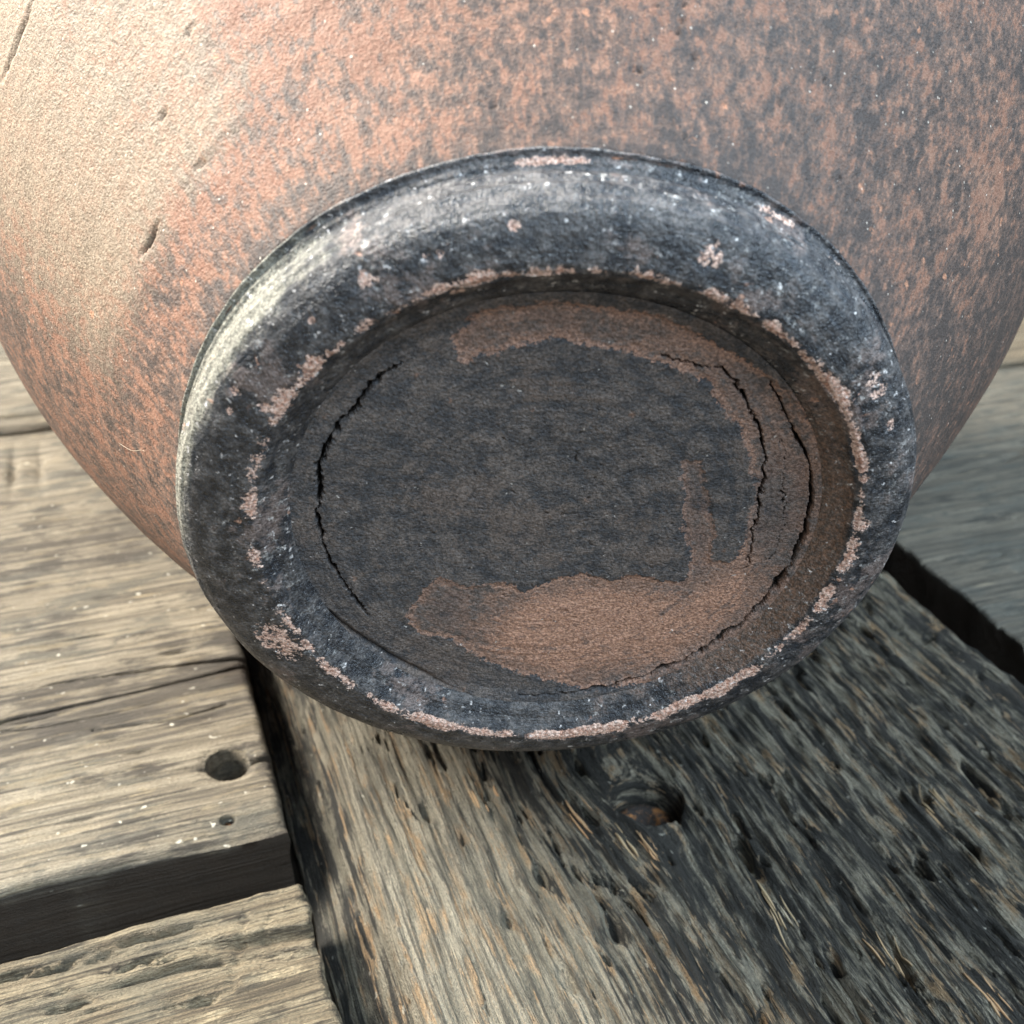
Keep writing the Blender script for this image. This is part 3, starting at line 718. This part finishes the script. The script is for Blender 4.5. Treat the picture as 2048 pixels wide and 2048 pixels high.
CRACKS = [  # polyline, half width, depth, jaggedness
    ([(-0.391,0.537),(-0.411,0.529),(-0.470,0.473),(-0.499,0.417),(-0.555,0.350),(-0.597,0.265),(-0.617,0.212),(-0.616,0.139),(-0.631,0.045),(-0.624,-0.033),(-0.608,-0.135),(-0.571,-0.220),(-0.530,-0.308),(-0.506,-0.353)], .0080, .050, .024),
    ([(0.242,0.564),(0.326,0.537),(0.401,0.522),(0.452,0.466),(0.485,0.400),(0.522,0.349),(0.555,0.270),(0.570,0.179),(0.578,0.065),(0.587,-0.098),(0.586,-0.172)], .0056, .04, .026),
    ([(0.522,0.491),(0.604,0.358),(0.682,0.235),(0.715,0.123),(0.731,-0.015),(0.747,-0.119),(0.711,-0.206),(0.665,-0.295),(0.622,-0.411),(0.536,-0.483),(0.466,-0.569),(0.359,-0.657),(0.246,-0.707),(0.128,-0.732),(-0.042,-0.742)], .0085, .05, .015),
    ([(0.573,0.341),(0.617,0.235),(0.633,0.123),(0.666,0.005),(0.657,-0.098),(0.643,-0.183)], .0016, .010, .03),
    ([(0.728,-0.365),(0.693,-0.436),(0.611,-0.533),(0.542,-0.621),(0.449,-0.684),(0.333,-0.722)], .0050, .03, .016)]
GROOVE = [(-0.478,0.604),(-0.602,0.432),(-0.663,0.316),(-0.688,0.264),(-0.721,0.121),(-0.726,-0.013),(-0.703,-0.176),(-0.653,-0.307),(-0.566,-0.422),(-0.444,-0.543),(-0.314,-0.646),(-0.179,-0.726)]

def make_base():
    n = 1500
    th = np.linspace(0, 2 * math.pi, n, endpoint=False)
    r = np.concatenate([np.linspace(0.003, 0.36, 90, endpoint=False), np.linspace(0.36, FLOOR_R + 0.004, 175)])
    TH, RR = np.meshgrid(th, r)
    X, Y = RR * np.cos(TH), RR * np.sin(TH)
    t = floor_t(RR)
    jx = fbm(X * 24, Y * 24, 3.0, 4, 0.75); jy = fbm(X * 24, Y * 24, 13.0, 4, 0.75)
    def cap(pts, m=0.726):
        return [(x * min(1, m / math.hypot(x, y)), y * min(1, m / math.hypot(x, y))) for x, y in pts]
    crack = np.zeros_like(X); dep = np.zeros_like(X)
    for pts, w, dp, jag in CRACKS:
        d, f = seg_dist(X + jx * jag, Y + jy * jag, cap(pts))
        ww = w * (0.18 + 0.95 * np.sin(math.pi * np.clip(f, 0.02, 0.98)) ** 0.6) * np.clip(0.8 + 1.5 * fbm(X * 11, Y * 11, 7.0, 3), 0.2, 1.9)
        c = sstep(1.15, 0.45, d / ww)
        crack = np.maximum(crack, c); dep = np.maximum(dep, c * dp)
        dep = dep - 0.003 * sstep(0.03, 0.0, d) * (1 - c) * sstep(0.0, 0.1, f) * sstep(1, 0.9, f)   # lifted lips
    d, f = seg_dist(X + jx * 0.008, Y + jy * 0.008, GROOVE)
    e = sstep(0, .12, f) * sstep(1, .85, f)
    dep = dep + 0.010 * sstep(0.020, 0.0, d) * e + 0.007 * sstep(0.006, 0.002, d) * e
    clay = poly_sdf(X + jx * 0.022, Y + jy * 0.022, CLAY)
    bright = poly_sdf(X + jx * 0.03, Y + jy * 0.03, BRIGHT)
    # how completely the black skin has come away
    veil = 0.78 + 0.5 * sstep(-0.05, 0.08, bright) - 0.34 * np.exp(-((X - 0.40) / 0.09) ** 2 - ((Y - 0.05) / 0.22) ** 2) - 0.30 * np.exp(-((X + 0.30) / 0.13) ** 2 - ((Y + 0.33) / 0.14) ** 2)
    veil = veil - 0.25 * np.exp(-((X - 0.60) / 0.10) ** 2 - ((Y - 0.12) / 0.25) ** 2) + 0.25 * fbm(X * 4, Y * 4, 30.0, 3)
    t = t - dep - 0.0032 * sstep(-0.004, 0.004, clay + 0.012 * fbm(X * 40, Y * 40, 21.0, 3))
    # turning rings and unevenness
    t = t + 0.0022 * fbm(RR * 38, X * 1.5, Y * 1.5, 3) * sstep(0.1, 0.4, RR) + 0.0022 * fbm(X * 16, Y * 16, 1.0, 4) + 0.008 * fbm(X * 2.5, Y * 2.5, 4.0, 2) * sstep(0.74, 0.6, RR)
    # gritty pits in the middle
    g = fbm(X * 45, Y * 45, 9.0, 3)
    t = t - 0.006 * sstep(0.34, 0.5, g) * sstep(0.55, 0.3, RR)
    V = np.stack([X, Y, t], -1).reshape(-1, 3) * R
    return mesh_obj('base', V, grid_faces(len(r), n, True), M_BASE, pot,
                    {'clay': np.clip(clay / 0.022, -2, 2).ravel(), 'bright': np.clip(bright / 0.07, -2, 2).ravel(), 'crack': crack.ravel(), 'veil': veil.ravel(), 'radius': RR.ravel()})
make_base()

# ------------------------------------------------------------------ a stray fibre clinging to the pot's side
def fibre(pts, rad, name, label):
    N = Nodes('pale_fibre'); m = N.finish((0.55, 0.47, 0.36), 0.6, None, 0.3)
    P = []
    for a, t in pts:
        a = math.radians(a); r = float(belly_r(t)) + 0.009
        P.append((r * math.cos(a), r * math.sin(a), -t))
    C = crom(P, 8); n = len(C)
    th = np.linspace(0, 2 * math.pi, 5, endpoint=False)
    V = np.stack([C[:, None, 0] + rad * np.cos(th), C[:, None, 1] + rad * np.sin(th), np.repeat(C[:, 2:3], 5, 1) + rad * 0.6 * np.sin(th + 1)], -1).reshape(-1, 3)
    o = mesh_obj(name, V * R, grid_faces(n, 5, True), m, None)
    o.matrix_world = pot.matrix_world.copy()
    tag(o, label, 'fibre')
bpy.context.view_layer.update()
fibre([(180.5, 0.454), (179.78, 0.41), (178.794, 0.374), (176.764, 0.329), (176.379, 0.314)], 0.0011, 'stray_fibre', 'thin pale hair clinging to the pot beside the foot, lower left')
